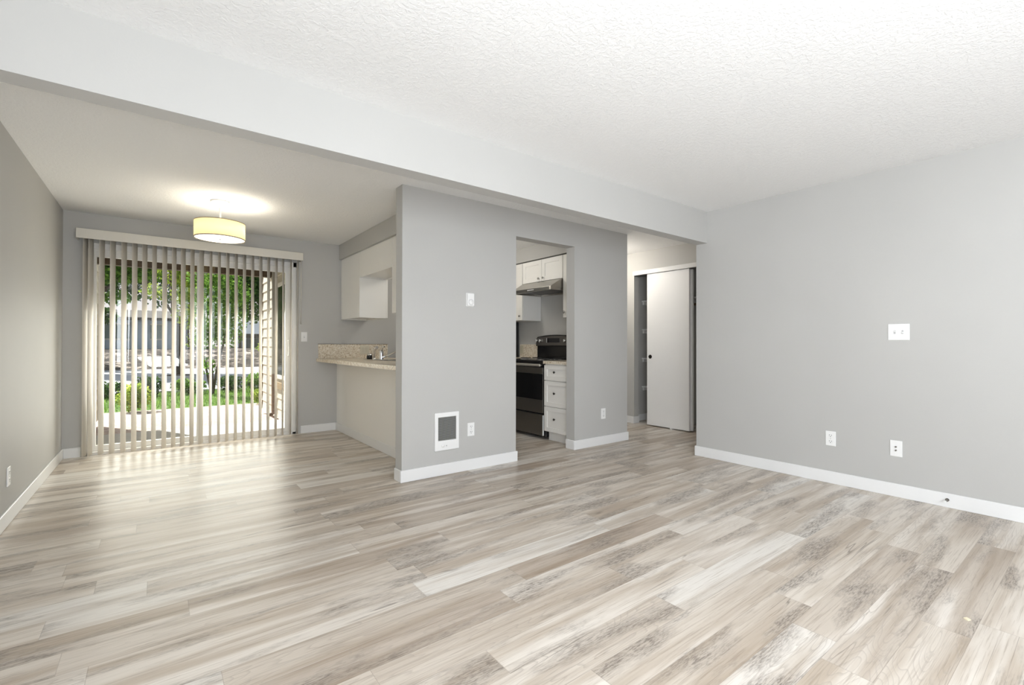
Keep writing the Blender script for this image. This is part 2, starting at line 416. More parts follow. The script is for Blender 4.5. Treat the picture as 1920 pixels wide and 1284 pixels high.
# partition with the kitchen doorway
b = B().box(XP0, DX0, YP0, YP1, 0, ZD + .01).box(DX1, XP1, YP0, YP1, 0, ZD + .01).box(DX0, DX1, YP0, YP1, DZ, ZD + .01)
struct(b.done('wall_partition', 'wall'), 'light grey partition wall with the kitchen doorway, wall heater and thermostat', 'wall')
struct(box('wall_kitchen', 'wall', XK, XP1, YP1, YF, 0, ZD + .01), 'grey kitchen wall behind the range and hood', 'wall')
struct(box('wall_knee', 'cab', 1.864, 1.96, YP1, YF, 0, 0.894), 'off-white half wall under the granite-look counter', 'half wall')
b = B().box(1.888, 2.26, YP1, YF, 2.222, ZD + .01)
struct(b.done('trim_soffit', 'wall'), 'dark grey soffit above the hanging cabinets at the dining area', 'soffit')
struct(box('trim_soffit', 'wall', 3.905, XK, YP1, YF, 2.222, ZD + .01), 'beige grey soffit above the cabinets over the range', 'soffit')

# closet wall with its opening, closet interior
CY0, CY1, CZ = 2.74, 4.21, 2.10
b = B().box(XC, XC + .1, CY1, 5.3, 0, ZD + .01).box(XC, XC + .1, CY0, CY1, CZ, ZD + .01).box(XC, XC + .1, YB1, CY0, 0, ZD + .01)
struct(b.done('wall_closet', 'wall'), 'grey hall wall with the sliding-door closet opening', 'wall')
struct(box('wall_closet_back', 'wall', 6.25, 6.32, YB1, 5.3, 0, ZD + .01), 'dark grey back wall inside the hall closet', 'wall')
struct(box('wall_closet_left', 'wall', XC + .1, 6.25, 4.32, 4.42, 0, ZD + .01), 'grey side wall inside the closet holding the shelf ends', 'wall')
struct(box('wall_closet_divider', 'wall', 5.75, 6.25, 3.66, 3.72, 0, ZD + .01), 'grey divider panel inside the closet, seen right of the sliding door', 'wall')
struct(box('wall_hall_end', 'wall', XP1, XC, 5.2, 5.3, 0, ZD + .01), 'grey end wall of the hall', 'wall')

# ---- baseboards
def base(name, label, *boxes):
    b = B()
    for x in boxes: b.box(*x, 0.0, HB, 0.003, 1)
    return struct(b.done(name, 'white'), label, 'baseboard')
bt = 0.013
base('baseboard_left', 'white baseboard along the left wall', (XL, XL + bt, YBK, YF))
base('baseboard_far', 'short white baseboard left of the vertical blinds', (XL + bt, OX0 - .04, YF - bt, YF))
base('baseboard_far', 'white baseboard between the sliding door and the half wall', (OX1 + .05, 1.852, YF - bt, YF))
base('baseboard_knee', 'off-white baseboard along the half wall under the counter', (1.864 - bt, 1.864, YP1, YF))
base('baseboard_partition', 'white baseboard under the wall heater, wrapping the end of the partition wall',
     (XP0 - bt, DX0 + bt, YP0 - bt, YP0), (XP0 - bt, XP0, YP0, YP1 + .0), (DX0, DX0 + bt, YP0, YP1))
base('baseboard_partition', 'white baseboard right of the kitchen doorway, wrapping the wall end',
     (DX1 - bt, XP1 + bt, YP0 - bt, YP0), (DX1 - bt, DX1, YP0, YP1), (XP1, XP1 + bt, YP0, YP1 + 1.4))
base('baseboard_right', 'long white baseboard along the right living room wall', (XR - bt, XR, YBK, YB1 + bt), (XR, XR + 1.0, YB1, YB1 + bt))
base('baseboard_closet', 'white baseboard in the hall beside the closet opening', (XC - bt, XC, CY1, 5.2), (XC - bt, XC + .1 + bt, CY1 - .001, CY1 + .002) )
base('baseboard_closet', 'white baseboard inside the closet along its side wall', (XC + .1, 6.25, 4.32 - bt, 4.32))
struct(box('trim_closet', 'white', XC - 0.03, XC + 0.0, CY0 - .1, CY1 + .002, 2.095, 2.15), 'white header trim above the sliding closet doors', 'trim')
struct(box('trim_closet', 'slot', XC + 0.01, XC + 0.09, CY0, CY1, 2.085, 2.10), 'dark overhead track of the sliding closet doors', 'track')

# ------------------------------------------------------------------ unseen windows added to light the living room
w = thing('added_back_window', 'unseen wide window with white frame, added to light the living room', 'window', (1.5, YBK, WZ0), kind='structure')
B().box(WX0, WX1, YBK - .1, YBK - .04, WZ0, WZ0 + .05).box(WX0, WX1, YBK - .1, YBK - .04, WZ1 - .05, WZ1).box(WX0, WX0 + .05, YBK - .1, YBK - .04, WZ0 + .05, WZ1 - .05)\
   .box(WX1 - .05, WX1, YBK - .1, YBK - .04, WZ0 + .05, WZ1 - .05).box(1.475, 1.525, YBK - .1, YBK - .04, WZ0 + .05, WZ1 - .05).done('frame', 'vinyl', w)

w = thing('added_side_window', 'unseen side window with white frame, added in the left wall for light', 'window', (XL - .07, -.95, LZ0), kind='structure')
B().box(XL - .1, XL - .04, LY0, LY1, LZ0, LZ0 + .05).box(XL - .1, XL - .04, LY0, LY1, LZ1 - .05, LZ1).box(XL - .1, XL - .04, LY0, LY0 + .05, LZ0 + .05, LZ1 - .05).box(XL - .1, XL - .04, LY1 - .05, LY1, LZ0 + .05, LZ1 - .05).done('frame', 'vinyl', w)

# ------------------------------------------------------------------ sliding glass door
d = thing('door_1', 'white vinyl sliding glass door to the patio, behind the vertical blinds', 'door', (0.41, YF + .07, 0), kind='structure')
fy0, fy1 = YF + .015, YF + .125
B().box(OX0, OX0 + .035, fy0, fy1, 0, OZ).box(OX1 - .04, OX1, fy0, fy1, 0, OZ).box(OX0, OX1, fy0, fy1, OZ - .06, OZ).box(OX0, OX1, fy0, fy1, -0.02, .03)\
   .box(OX0 + .035, OX1 - .04, fy0 + .012, fy0 + .018, OZ - .075, OZ - .06).done('frame', 'vinyl', d, 0.003)
def sash(name, x0, x1, y0, y1, sl, sr, label):
    b = B().box(x0, x0 + sl, y0, y1, .03, OZ - .062).box(x1 - sr, x1, y0, y1, .03, OZ - .062).box(x0 + sl, x1 - sr, y0, y1, .03, .085).box(x0 + sl, x1 - sr, y0, y1, 2.0, OZ - .062)
    o = b.done(name, 'vinyl', d, 0.003); o['label'] = label
    box('glass_pane', 'glass', x0 + sl - .005, x1 - sr + .005, (y0 + y1) / 2 - .003, (y0 + y1) / 2 + .003, .08, 2.005, o)
    return o
sash('fixed_panel', OX0 + .035, 0.405, YF + .075, YF + .11, .03, .055, 'left glass panel of the sliding door')
sp = sash('sliding_panel', 0.35, OX1 - .04, YF + .03, YF + .065, .055, .085, 'right glass panel of the sliding door, with the pull handle')
hx = 1.285
hb = B().tube([(hx, YF + .03, 0.98), (hx, YF + .005, 0.98), (hx, YF - .005, 1.0), (hx, YF - .008, 1.07), (hx, YF - .005, 1.14), (hx, YF + .005, 1.16), (hx, YF + .03, 1.16)], .008)
hb.box(hx - .016, hx + .016, YF + .024, YF + .03, .95, 1.19, .003).done('handle', 'vinyl', sp)

# ------------------------------------------------------------------ vertical blinds
vb = thing('vertical_blind', 'off-white vertical blind with open vanes hanging in front of the sliding door', 'blind', (0.4, 6.15, 2.2))
B().box(-0.629, 1.413, 6.08, 6.09, 2.137, 2.232, .002, 1).box(-0.629, -0.62, 6.09, YF, 2.137, 2.232).box(1.404, 1.413, 6.09, YF, 2.137, 2.232).box(-.62, 1.404, 6.09, YF, 2.226, 2.232).done('valance', 'valance', vb)
B().box(-.61, 1.395, 6.13, 6.17, 2.17, 2.205).done('head_rail', 'greyplastic', vb)
VC = [(-0.584, -0.548), (-0.543, -0.505), (-0.464, -0.422), (-0.382, -0.339), (-0.295, -0.252), (-0.211, -0.168), (-0.13, -0.088), (-0.048, -0.010),
      (0.037, 0.078), (0.119, 0.158), (0.197, 0.238), (0.28, 0.318), (0.361, 0.403), (0.457, 0.482), (0.535, 0.562), (0.614, 0.645), (0.697, 0.728), (0.78, 0.811),
      (0.864, 0.894), (0.948, 0.979), (1.031, 1.061), (1.115, 1.143), (1.195, 1.213), (1.283, 1.298), (1.362, 1.376)]
def vane_mesh():
    bm = bmesh.new(); n = 8; w = .089; rows = []
    for z in (0.02, 2.165):
        fr = [bm.verts.new((w * (i / n - .5), -.005 * (1 - (2 * i / n - 1) ** 2), z)) for i in range(n + 1)]
        bk = [bm.verts.new((w * (i / n - .5), -.005 * (1 - (2 * i / n - 1) ** 2) + .0012, z)) for i in range(n + 1)]
        rows.append(fr + bk[::-1])
    k = len(rows[0])
    for i in range(k):
        f = bm.faces.new((rows[0][i], rows[0][(i + 1) % k], rows[1][(i + 1) % k], rows[1][i])); f.smooth = True
    bm.faces.new(rows[0]); bm.faces.new(rows[1]); bmesh.ops.recalc_face_normals(bm, faces=bm.faces)
    me = bpy.data.meshes.new('vane'); bm.to_mesh(me); bm.free(); me.materials.append(M['vane'])
    me.transform(Matrix.Translation((0, 0, -2.2)))
    return me
vm = vane_mesh()
for a, c in VC:
    xc = (a + c) / 2; vis = (c - a) / .089; k = xc / 6.15
    th = min((abs(math.cos(t) - k * math.sin(t) - vis), t) for t in np.linspace(0.6, 1.5, 400))[1]
    o = bpy.data.objects.new('vane', vm); C.objects.link(o); o.parent = vb
    o.location = (xc - .4, 0, 0); o.rotation_euler.z = th
B().tube([(1.395, 6.105, 2.14), (1.397, 6.105, 1.75), (1.396, 6.106, 1.36)], .005, 8).done('wand', 'vane', vb)

# ------------------------------------------------------------------ ceiling lamp
LX, LY = 0.4484, 4.9883
lp = thing('ceiling_lamp', 'semi-flush ceiling lamp with a glowing cream drum shade, before the sliding door', 'lamp', (LX, LY, ZD))
B().lathe([(0.0, ZD - .0), (.078, ZD), (.08, ZD - .008), (.066, ZD - .018), (.045, ZD - .022), (.03, ZD - .04), (.012, ZD - .058), (.0, ZD - .058)], (LX, LY, 0)).done('canopy', 'white', lp)
B().cyl((LX, LY, ZD - .055), (LX, LY, 2.12), .008).done('stem', 'white', lp)
def shade_mat():
    m = bpy.data.materials.new('cream_fabric_shade'); m.use_nodes = True; t = m.node_tree; t.nodes.clear()
    o = t.nodes.new('ShaderNodeOutputMaterial'); d = t.nodes.new('ShaderNodeBsdfDiffuse'); tl = t.nodes.new('ShaderNodeBsdfTranslucent'); mx = t.nodes.new('ShaderNodeMixShader')
    d.inputs[0].default_value = (0.85, 0.79, 0.62, 1); tl.inputs[0].default_value = (0.98, 0.9, 0.7, 1); mx.inputs[0].default_value = 0.6
    t.links.new(d.outputs[0], mx.inputs[1]); t.links.new(tl.outputs[0], mx.inputs[2]); t.links.new(mx.outputs[0], o.inputs[0]); return m
M['shade'] = shade_mat()
SR, SZ0, SZ1 = .2, 2.072, 2.222
sh = B().lathe([(SR, SZ0), (SR, SZ1), (SR - .003, SZ1), (SR - .003, SZ0), (SR, SZ0)], (LX, LY, 0), seg=64).done('shade', M['shade'], lp)
B().lathe([(SR + .001, SZ0 - .001), (SR + .001, SZ0 + .006), (SR - .004, SZ0 + .006), (SR - .004, SZ0 - .001), (SR + .001, SZ0 - .001)], (LX, LY, 0), seg=64)\
   .lathe([(SR + .001, SZ1 - .005), (SR + .001, SZ1 + .001), (SR - .004, SZ1 + .001), (SR - .004, SZ1 - .005), (SR + .001, SZ1 - .005)], (LX, LY, 0), seg=64).done('rim', mat('bronze_rim', (0.3, 0.24, 0.14), 0.4, 0.3), sh)
M['diffuser'] = mat('lit_acrylic_diffuser', (0.9, 0.9, 0.88), 0.4, emit=(1, 0.95, 0.86), estr=1.6)
B().lathe([(0, SZ0 + .003), (SR - .006, SZ0 + .003), (SR - .006, SZ0 + .006), (0, SZ0 + .006)], (LX, LY, 0), seg=64).done('diffuser', 'diffuser', lp)
B().lathe([(0, SZ0 - .008), (.008, SZ0 - .006), (.01, SZ0 + .003)], (LX, LY, 0), seg=16).done('finial', 'white', lp)
l = bpy.data.lights.new('lamp_bulb', 'POINT'); l.energy = 8; l.color = (1, 0.93, 0.8); l.shadow_soft_size = .05
o = bpy.data.objects.new('lamp_bulb', l); C.objects.link(o); o.parent = lp; o.location = (0.0, 0, 2.16 - ZD)
o.location = (.07, 0, 2.15 - ZD)

# ------------------------------------------------------------------ wall plates
def frame_axes(axis):
    """returns P(u, w, d): u to the viewer's right along the wall, w up, d out of the wall"""
    return {'-y': lambda o: (lambda u, w, d: (o[0] + u, o[1] - d, o[2] + w)),
            '-x': lambda o: (lambda u, w, d: (o[0] - d, o[1] - u, o[2] + w)),
            '+x': lambda o: (lambda u, w, d: (o[0] + d, o[1] + u, o[2] + w))}[axis]
def pbox(b, P, u0, u1, w0, w1, d0, d1, bev=0.0):
    a = P(u0, w0, d0); c = P(u1, w1, d1)
    b.box(min(a[0], c[0]), max(a[0], c[0]), min(a[1], c[1]), max(a[1], c[1]), min(a[2], c[2]), max(a[2], c[2]), bev)
def outlet(o, axis, label, group='electrical outlets'):
    t = thing('electrical_outlet', label, 'outlet', o, group); P = frame_axes(axis)(o)
    b = B(); pbox(b, P, -.036, .036, -.059, .059, 0, .006, .003); b.done('cover_plate', 'plastic', t)
    for s in (-1, 1):
        b = B(); pbox(b, P, -.017, .017, s * .024 - .0145, s * .024 + .0145, .005, .008, .002); r = b.done('receptacle', 'plastic', t)
        b = B(); pbox(b, P, -.009, -.006, s * .024 - .001, s * .024 + .009, .007, .0085); pbox(b, P, .006, .009, s * .024 - .001, s * .024 + .008, .007, .0085)
        pbox(b, P, -.003, .003, s * .024 - .011, s * .024 - .006, .007, .0085); b.done('slot', 'slot', r)
    b = B(); pbox(b, P, -.003, .003, -.003, .003, .005, .0075, .001); b.done('screw', 'greyplastic', t)
    return t
outlet(((2.19 + 2.266) / 2, YP0, .36), '-y', 'white electrical outlet right of the wall heater')
outlet(((3.935 + 4.012) / 2, YP0, .346), '-y', 'white electrical outlet right of the kitchen doorway')
outlet((XR, 1.437, .361), '-x', 'white electrical outlet on the right wall, nearer the beam')
outlet((XL, 4.205, .292), '+x', 'white electrical outlet on the left wall')
def switch(o, axis, label, xs, W2, group):
    t = thing('light_switch', label, 'light switch', o, group); P = frame_axes(axis)(o)
    b = B(); pbox(b, P, -W2, W2, -.06, .06, 0, .006, .003); b.done('cover_plate', 'plastic', t)
    for i, u in enumerate(xs):
        s = 1 if i == 0 else -1
        b = B(); pbox(b, P, u - .0055, u + .0055, -.013, .013, .005, .007); f = b.done('toggle_slot', 'greyplastic', t)
        b = B(); pbox(b, P, u - .004, u + .004, -.004 + s * .005, .006 + s * .005, .006, .017, .0015); b.done('toggle', 'plastic', t)
    return t
switch((XR, 1.0, 1.214), '-x', 'white double light switch on the right living room wall', (-.023, .023), .063, 'light switches')
switch((1.463, YF, 1.208), '-y', 'white single light switch between the blinds and the backsplash', (0,), .036, 'light switches')
t = thing('cable_wall_plate', 'white wall plate with two cable jacks low on the right wall', 'wall plate', (XR, 1.017, .355)); P = frame_axes('-x')((XR, 1.017, .355))
b = B(); pbox(b, P, -.036, .036, -.059, .059, 0, .006, .003); b.done('cover_plate', 'plastic', t)
for s in (-1, 1):
    a = P(0, s * .013, .005); c = P(0, s * .013, .016); B().cyl(a, c, .0055, seg=10).done('cable_jack', 'knob', t)
# thermostat
TXc = 2.212
th = thing('thermostat', 'white thermostat with a round dial on the partition wall above the heater', 'thermostat', (TXc, YP0, 1.515))
b = B(); P = frame_axes('-y')((TXc, YP0, 1.515)); pbox(b, P, -.039, .039, -.06, .06, 0, .008, .002); pbox(b, P, -.035, .035, -.055, .056, .008, .026, .005); b.done('body', 'plastic', th)
B().lathe([(0, -.030), (.02, -.030), (.023, -.026), (.023, -.02)], (TXc, YP0, 1.492), 'Y', 24).done('dial', 'plastic', th)
B().lathe([(.0235, -.0265), (.0265, -.0265)], (TXc, YP0, 1.492), 'Y', 24).done('dial_ring', 'greyplastic', th)
# wall heater
HX0, HX1, HZ0, HZ1 = 1.862, 2.097, .212, .535
hc = ((HX0 + HX1) / 2, YP0, (HZ0 + HZ1) / 2)
ht = thing('wall_heater', 'white recessed electric wall heater with a louvred grille, low on the partition wall', 'heater', hc)
P = frame_axes('-y')((HX0, YP0, HZ0)); hw, hh = HX1 - HX0, HZ1 - HZ0
gx0, gx1, gz0, gz1 = .032, hw - .028, .085, hh - .04
b = B()
pbox(b, P, 0, gx0, 0, hh, 0, .018, .004); pbox(b, P, gx1, hw, 0, hh, 0, .018, .004); pbox(b, P, gx0 - .005, gx1 + .005, 0, gz0, 0, .018, .004); pbox(b, P, gx0 - .005, gx1 + .005, gz1, hh, 0, .018, .004)
b.done('cover', 'plastic', ht)
b = B(); pbox(b, P, gx0 - .002, gx1 + .002, gz0 - .002, gz1 + .002, .0005, .003); b.done('back_panel', mat('heater_dark', (.08, .08, .075), .6), ht)
b = B(); n = 22
for i in range(n):
    z = gz0 + (gz1 - gz0) * (i + .5) / n
    pbox(b, P, gx0, gx1, z - .0016, z + .0022, .006, .0165)
b.done('grille', mat('heater_louvre', (.3, .3, .285), .5), ht)
B().lathe([(0, -.026), (.014, -.026), (.016, -.017)], (HX0 + .075, YP0, HZ0 + .042), 'Y', 20).done('knob', 'plastic', ht)
B().lathe([(0, -.020), (.005, -.020), (.005, -.017)], (HX0 + .11, YP0, HZ0 + .038), 'Y', 12).done('indicator_lamp', 'greyplastic', ht)
# door stop on the right baseboard
ds = thing('door_stop', 'small metal spring door stop on the right wall baseboard', 'door stop', (XR - bt, .736, .054))
pts = []
for i in range(60):
    a = i * .9; pts.append((XR - bt - .006 - i * .0009, .736 + .006 * math.cos(a), .054 + .006 * math.sin(a)))
B().cyl((XR - bt + .001, .736, .054), (XR - bt - .006, .736, .054), .011, seg=14).done('base', 'knob', ds)
B().tube(pts, .0014, 6).done('spring', 'knob', ds)
B().cyl((XR - bt - .058, .736, .054), (XR - bt - .07, .736, .054), .007, seg=12).done('tip', 'plastic', ds)
# crumb on the floor
tag(B().prism([(2.62, .385), (2.635, .378), (2.645, .392), (2.628, .4)], 0.0, .004, 'z').done('wood_chip', mat('pale_chip', (.75, .68, .5), .7)), 'tiny pale wood chip lying on the floor planks near the camera', 'wood chip')

# ------------------------------------------------------------------ peninsula: counter, splash, sink, faucet, hanging cabinets
CT0, CT1 = .895, .933
SK = (2.10, 2.48, 4.42, 5.22)      # sink cut-out
b = B().box(1.61, SK[0], YP1, YF, CT0, CT1).box(SK[1], 2.553, YP1, YF, CT0, CT1).box(SK[0], SK[1], YP1, SK[2], CT0, CT1).box(SK[0], SK[1], SK[3], YF, CT0, CT1)
tag(b.done('countertop', 'granite'), 'beige granite-look breakfast counter on the half wall', 'countertop')
bs = thing('backsplash', 'beige granite-look backsplash strip on the far wall above the breakfast counter', 'backsplash', (2.0, YF, CT1))
box('panel', 'granite', 1.632, 2.553, YF - .018, YF, CT1, 1.115, bs)
box('edge_strip', 'granite_edge', 1.628, 2.557, YF - .02, YF, 1.115, 1.119, bs)
t = thing('outlet_plate', 'beige double wall plate on the far wall backsplash, behind the faucet', 'wall plate', (2.227, YF - .018, 1.04))
P = frame_axes('-y')((2.227, YF - .018, 1.04)); b = B(); pbox(b, P, -.062, .062, -.06, .06, 0, .006, .003); b.done('cover_plate', mat('almond_plastic', (.62, .58, .47), .4), t)
for u in (-.023, .023):
    b = B(); pbox(b, P, u - .016, u + .016, -.033, .033, .005, .008, .002); b.done('insert', mat('almond_insert', (.58, .54, .44), .4), t)
sk = thing('kitchen_sink', 'stainless steel sink set in the breakfast counter', 'sink', (2.29, 4.82, CT1))
b = B()
x0, x1, y0, y1 = SK
b.box(x0 - .09, x0 + .012, y0 - .02, y1 + .43, CT1, CT1 + .004).box(x1 - .012, x1 + .02, y0 - .02, y1 + .02, CT1, CT1 + .004).box(x0, x1, y0 - .02, y0 + .012, CT1, CT1 + .004).box(x0, x1, y1 - .012, y1 + .02, CT1, CT1 + .004)
b.done('rim', 'steel', sk)
b = B().box(x0 + .002, x0 + .006, y0 + .002, y1 - .002, CT1 - .17, CT1).box(x1 - .006, x1 - .002, y0 + .002, y1 - .002, CT1 - .17, CT1).box(x0, x1, y0 + .002, y0 + .006, CT1 - .17, CT1).box(x0, x1, y1 - .006, y1 - .002, CT1 - .17, CT1).box(x0, x1, y0, y1, CT1 - .175, CT1 - .17)
b.done('basin', 'steel', sk)
# faucet
fx = 2.03; zt = CT1 + .004
fc = thing('faucet', 'chrome kitchen faucet with a lever and long straight spout beside the sink', 'faucet', (fx, 5.12, zt))
B().box(fx - .028, fx + .028, 5.0, 5.24, zt, zt + .009, .004).done('base_plate', 'chrome', fc)
B().lathe([(.026, 0), (.024, .03), (.023, .085), (.02, .1), (0, .104)], (fx, 5.13, zt + .008)).done('body', 'chrome', fc)
B().tube([(fx, 5.125, zt + .1), (fx - .005, 5.10, zt + .125), (fx - .01, 5.06, zt + .145), (fx - .015, 5.0, zt + .152)], [.014, .012, .009, .007]).done('lever', 'chrome', fc)
B().tube([(fx + .01, 5.11, zt + .03), (fx + .06, 5.04, zt + .06), (fx + .12, 4.93, zt + .11), (fx + .16, 4.80, zt + .155), (fx + .165, 4.77, zt + .155), (fx + .167, 4.76, zt + .13)], .010).done('spout', 'chrome', fc)
sy = 5.35
sp2 = thing('sink_sprayer', 'tall chrome side sprayer standing left of the faucet', 'sprayer', (fx, sy, zt))
B().lathe([(.024, 0), (.022, .008), (.014, .016), (.012, .02)], (fx, sy, zt)).done('base', 'chrome', sp2)
B().tube([(fx, sy, zt + .015), (fx, sy, zt + .08), (fx, sy - .004, zt + .105), (fx + .006, sy - .03, zt + .13), (fx + .012, sy - .06, zt + .142)], [.012, .014, .016, .018, .017]).done('head', 'chrome', sp2)
sb = thing('soap_pump', 'squat black and chrome soap pump on the sink deck, leftmost of the fittings', 'soap pump', (fx, 5.5, zt))
B().lathe([(0, 0), (.03, 0), (.034, .012), (.034, .035), (.028, .05)], (fx, 5.5, zt), caps=False).done('body', 'black', sb)
B().lathe([(.03, .048), (.026, .06), (.012, .068), (0, .07)], (fx, 5.5, zt)).done('cap', 'chrome', sb)

def cabinet_knob(parent, x, y, z, m='knob'):
    B().lathe([(0, -.026), (.009, -.025), (.0135, -.02), (.0135, -.016), (.006, -.011), (.005, 0)], (x, y, z), 'X', 16).done('knob', m, parent)
def shaker_x(name, parent, xf, y0, y1, z0, z1, m='cab', rail=.057, side=-1):
    """shaker front facing -x, outer face at xf (20 mm thick)"""
    b = B(); a, c = (xf, xf + .02) if side < 0 else (xf - .02, xf)
    b.box(a, c, y0, y0 + rail, z0, z1).box(a, c, y1 - rail, y1, z0, z1).box(a, c, y0 + rail, y1 - rail, z0, z0 + rail).box(a, c, y0 + rail, y1 - rail, z1 - rail, z1)
    a2, c2 = (xf + .010, xf + .018) if side < 0 else (xf - .018, xf - .010)
    b.box(a2, c2, y0 + rail - .002, y1 - rail + .002, z0 + rail - .002, z1 - rail + .002)
    return b.done(name, m, parent, 0.0015)
# hanging cabinets seen from their backs in the dining area
def hang(label, y0, y1, z0, doors, lip=False):
    t = thing('wall_cabinet', label, 'cabinet', (2.07, (y0 + y1) / 2, z0), 'white hanging cabinets over the breakfast counter')
    b = B().box(1.915, 1.93, y0, y1, z0, 2.219).box(1.93, 2.245, y0, y0 + .016, z0, 2.219).box(1.93, 2.245, y1 - .016, y1, z0, 2.219).box(1.93, 2.245, y0 + .016, y1 - .016, z0 + .012, z0 + .026).box(1.93, 2.245, y0 + .016, y1 - .016, 2.203, 2.219)
    b.done('carcass', 'cab_side', t)
    n = doors; w = (y1 - y0) / n
    for i in range(n):
        dr = shaker_x('door', t, 2.267, y0 + i * w + .002, y0 + (i + 1) * w - .002, z0 + .003, 2.215, 'cab', side=1)
        B().lathe([(0, .026), (.009, .025), (.0135, .02), (.0135, .016), (.006, .011), (.005, 0)], (2.267, y0 + i * w + (w - .03 if i % 2 == 0 else .03), z0 + .06), 'X', 16).done('knob', 'knob', dr)
    return t
hang('tall white hanging cabinet in the corner beside the far wall', 5.522, 6.222, 1.437, 2)
hang('short white hanging cabinet between the two tall ones above the sink', 4.558, 5.518, 1.912, 2)
hang('tall white hanging cabinet mostly hidden behind the partition wall end', 3.66, 4.554, 1.437, 2)

# ------------------------------------------------------------------ kitchen beyond the doorway
XF = 3.59
# drawer base cabinet
dc = thing('drawer_cabinet', 'white three-drawer base cabinet right of the range', 'cabinet', (3.9, 3.88, 0))
box('carcass', 'cab', XF + .022, XK - .005, YP1 + .005, 4.098, .11, CT0 - .003, dc)
box('toe_kick', 'cab', XF + .075, XK - .01, YP1 + .005, 4.094, 0, .11, dc)
for z0, z1 in ((.703, .878), (.404, .695), (.113, .397)):
    dr = shaker_x('drawer', dc, XF, YP1 + .03, 4.096, z0, z1, 'cab', .048)
    cabinet_knob(dr, XF, (YP1 + 4.126) / 2 + .02, (z0 + z1) / 2 + .01, 'darkknob')
tag(box('countertop', 'granite', XF - .015, XK - .003, YP1 + .004, 4.1, CT0 - .002, CT1 - .006), 'short piece of granite-look countertop on the three-drawer cabinet', 'countertop')
# range
RY0, RY1 = 4.112, 4.868
rg = thing('range', 'black and stainless electric range with coil burners, seen through the kitchen doorway', 'range', (3.9, 4.49, 0))
box('body', 'black', XF + .03, XK - .02, RY0, RY1, .03, .905, rg)
B().box(XF + .005, XK - .02, RY0, RY1, .9, .93, .008).done('cooktop', 'black', rg)
for (bx, by, br) in ((3.78, 4.3, .1), (3.78, 4.68, .08), (4.0, 4.3, .08), (4.0, 4.68, .1)):
    pan = B().lathe([(br + .012, .931), (br + .008, .936), (br, .933), (br * .3, .931)], (bx, by, 0), seg=28).done('drip_pan', 'chrome', rg)
    pts = [(bx + (br * .2 + br * .72 * i / 90) * math.cos(i * .21), by + (br * .2 + br * .72 * i / 90) * math.sin(i * .21), .944) for i in range(91)]
    B().tube(pts, .0045, 6).done('coil', 'blackmatte', pan)
od = B().box(XF + .0, XF + .03, RY0 + .01, RY1 - .01, .31, .845, .004).done('oven_door', 'range_steel', rg)
box('window', 'blackglass', XF - .003, XF + .004, RY0 + .012, RY1 - .012, .465, .77, od)
B().tube([(XF - .0, RY0 + .03, .873), (XF - .035, RY0 + .03, .873)], .008).tube([(XF, RY1 - .03, .873), (XF - .035, RY1 - .03, .873)], .008).box(XF - .048, XF - .028, RY0 + .012, RY1 - .012, .858, .888, .007).done('handle', mat('satin_handle', (.62, .6, .55), .35, .8), od)
box('control_strip', 'black', XF + .005, XF + .03, RY0 + .005, RY1 - .005, .85, .9, rg)
B().box(XF + .0, XF + .03, RY0 + .01, RY1 - .01, .045, .29, .004).done('storage_drawer', 'range_steel', rg)
box('edge_trim', 'white', XF - .002, XF + .012, RY0 + .004, RY0 + .010, .05, .285, rg)
# backguard with curved top
bgx = 4.115
prof = []
def arch(y):
    u = (y - (RY0 + RY1) / 2) / ((RY1 - RY0) / 2); return 1.245 - .03 * u * u - (.035 * max(0, abs(u) - .93) / .07)
ys = np.linspace(RY0, RY1, 25)
b = B(); b.prism([(float(y), arch(float(y))) for y in ys] + [(RY1, 1.095), (RY0, 1.095)], bgx, XK - .012, 'x')
bgd = b.done('backguard', 'black', rg, 0.006)
b = B(); b.prism([(float(y), arch(float(y)) - .014) for y in np.linspace(RY0 + .012, RY1 - .012, 25)] + [(RY1 - .012, 1.105), (RY0 + .012, 1.105)], bgx - .004, bgx + .004, 'x')
b.done('control_panel', mat('dark_stainless', (.2, .19, .18), .35, .8), bgd)
B().box(bgx + .02, XK - .012, RY0 + .01, RY1 - .01, .93, 1.1).done('riser', 'black', bgd)
B().box(bgx - .007, bgx - .003, 4.385, 4.63, 1.143, 1.2, .001, 1).done('display', 'display', bgd)
B().box(bgx - .007, bgx - .003, 4.638, 4.643, 1.143, 1.205).done('panel_mark', 'whitemark', bgd)
for ky in (4.83, 4.755, 4.285, 4.21):
    kb = B().lathe([(0, -.03), (.014, -.03), (.02, -.024), (.022, -.004), (.022, 0)], (bgx - .004, ky, 1.166), 'X', 18).done('knob', 'chrome', bgd)
    B().box(bgx - .037, bgx - .03, ky - .004, ky + .004, 1.15, 1.182).done('pointer', 'whitemark', kb)
# left of the range
tag(box('countertop', 'granite', XF - .01, XK - .003, 4.876, 5.325, CT0, CT1), 'short granite-look countertop between the range and the black refrigerator', 'countertop')
lc = thing('base_cabinet', 'white base cabinet left of the range', 'cabinet', (3.9, 5.13, 0))
box('carcass', 'cab', XF + .022, XK - .005, 4.876, 5.325, .11, CT0, lc); box('toe_kick', 'cab', XF + .075, XK - .01, 4.88, 5.32, 0, .11, lc)
dr = shaker_x('door', lc, XF, 4.88, 5.32, .113, .69); cabinet_knob(dr, XF, 4.92, .63, 'darkknob')
dr = shaker_x('drawer', lc, XF, 4.88, 5.32, .703, .878, 'cab', .048); cabinet_knob(dr, XF, 5.1, .79, 'darkknob')
bs2 = thing('backsplash', 'speckled granite-look backsplash on the kitchen wall left of the range', 'backsplash', (XK, 5.1, CT1))
box('panel', 'granite', XK - .018, XK, 4.88, 5.32, CT1, 1.118, bs2)
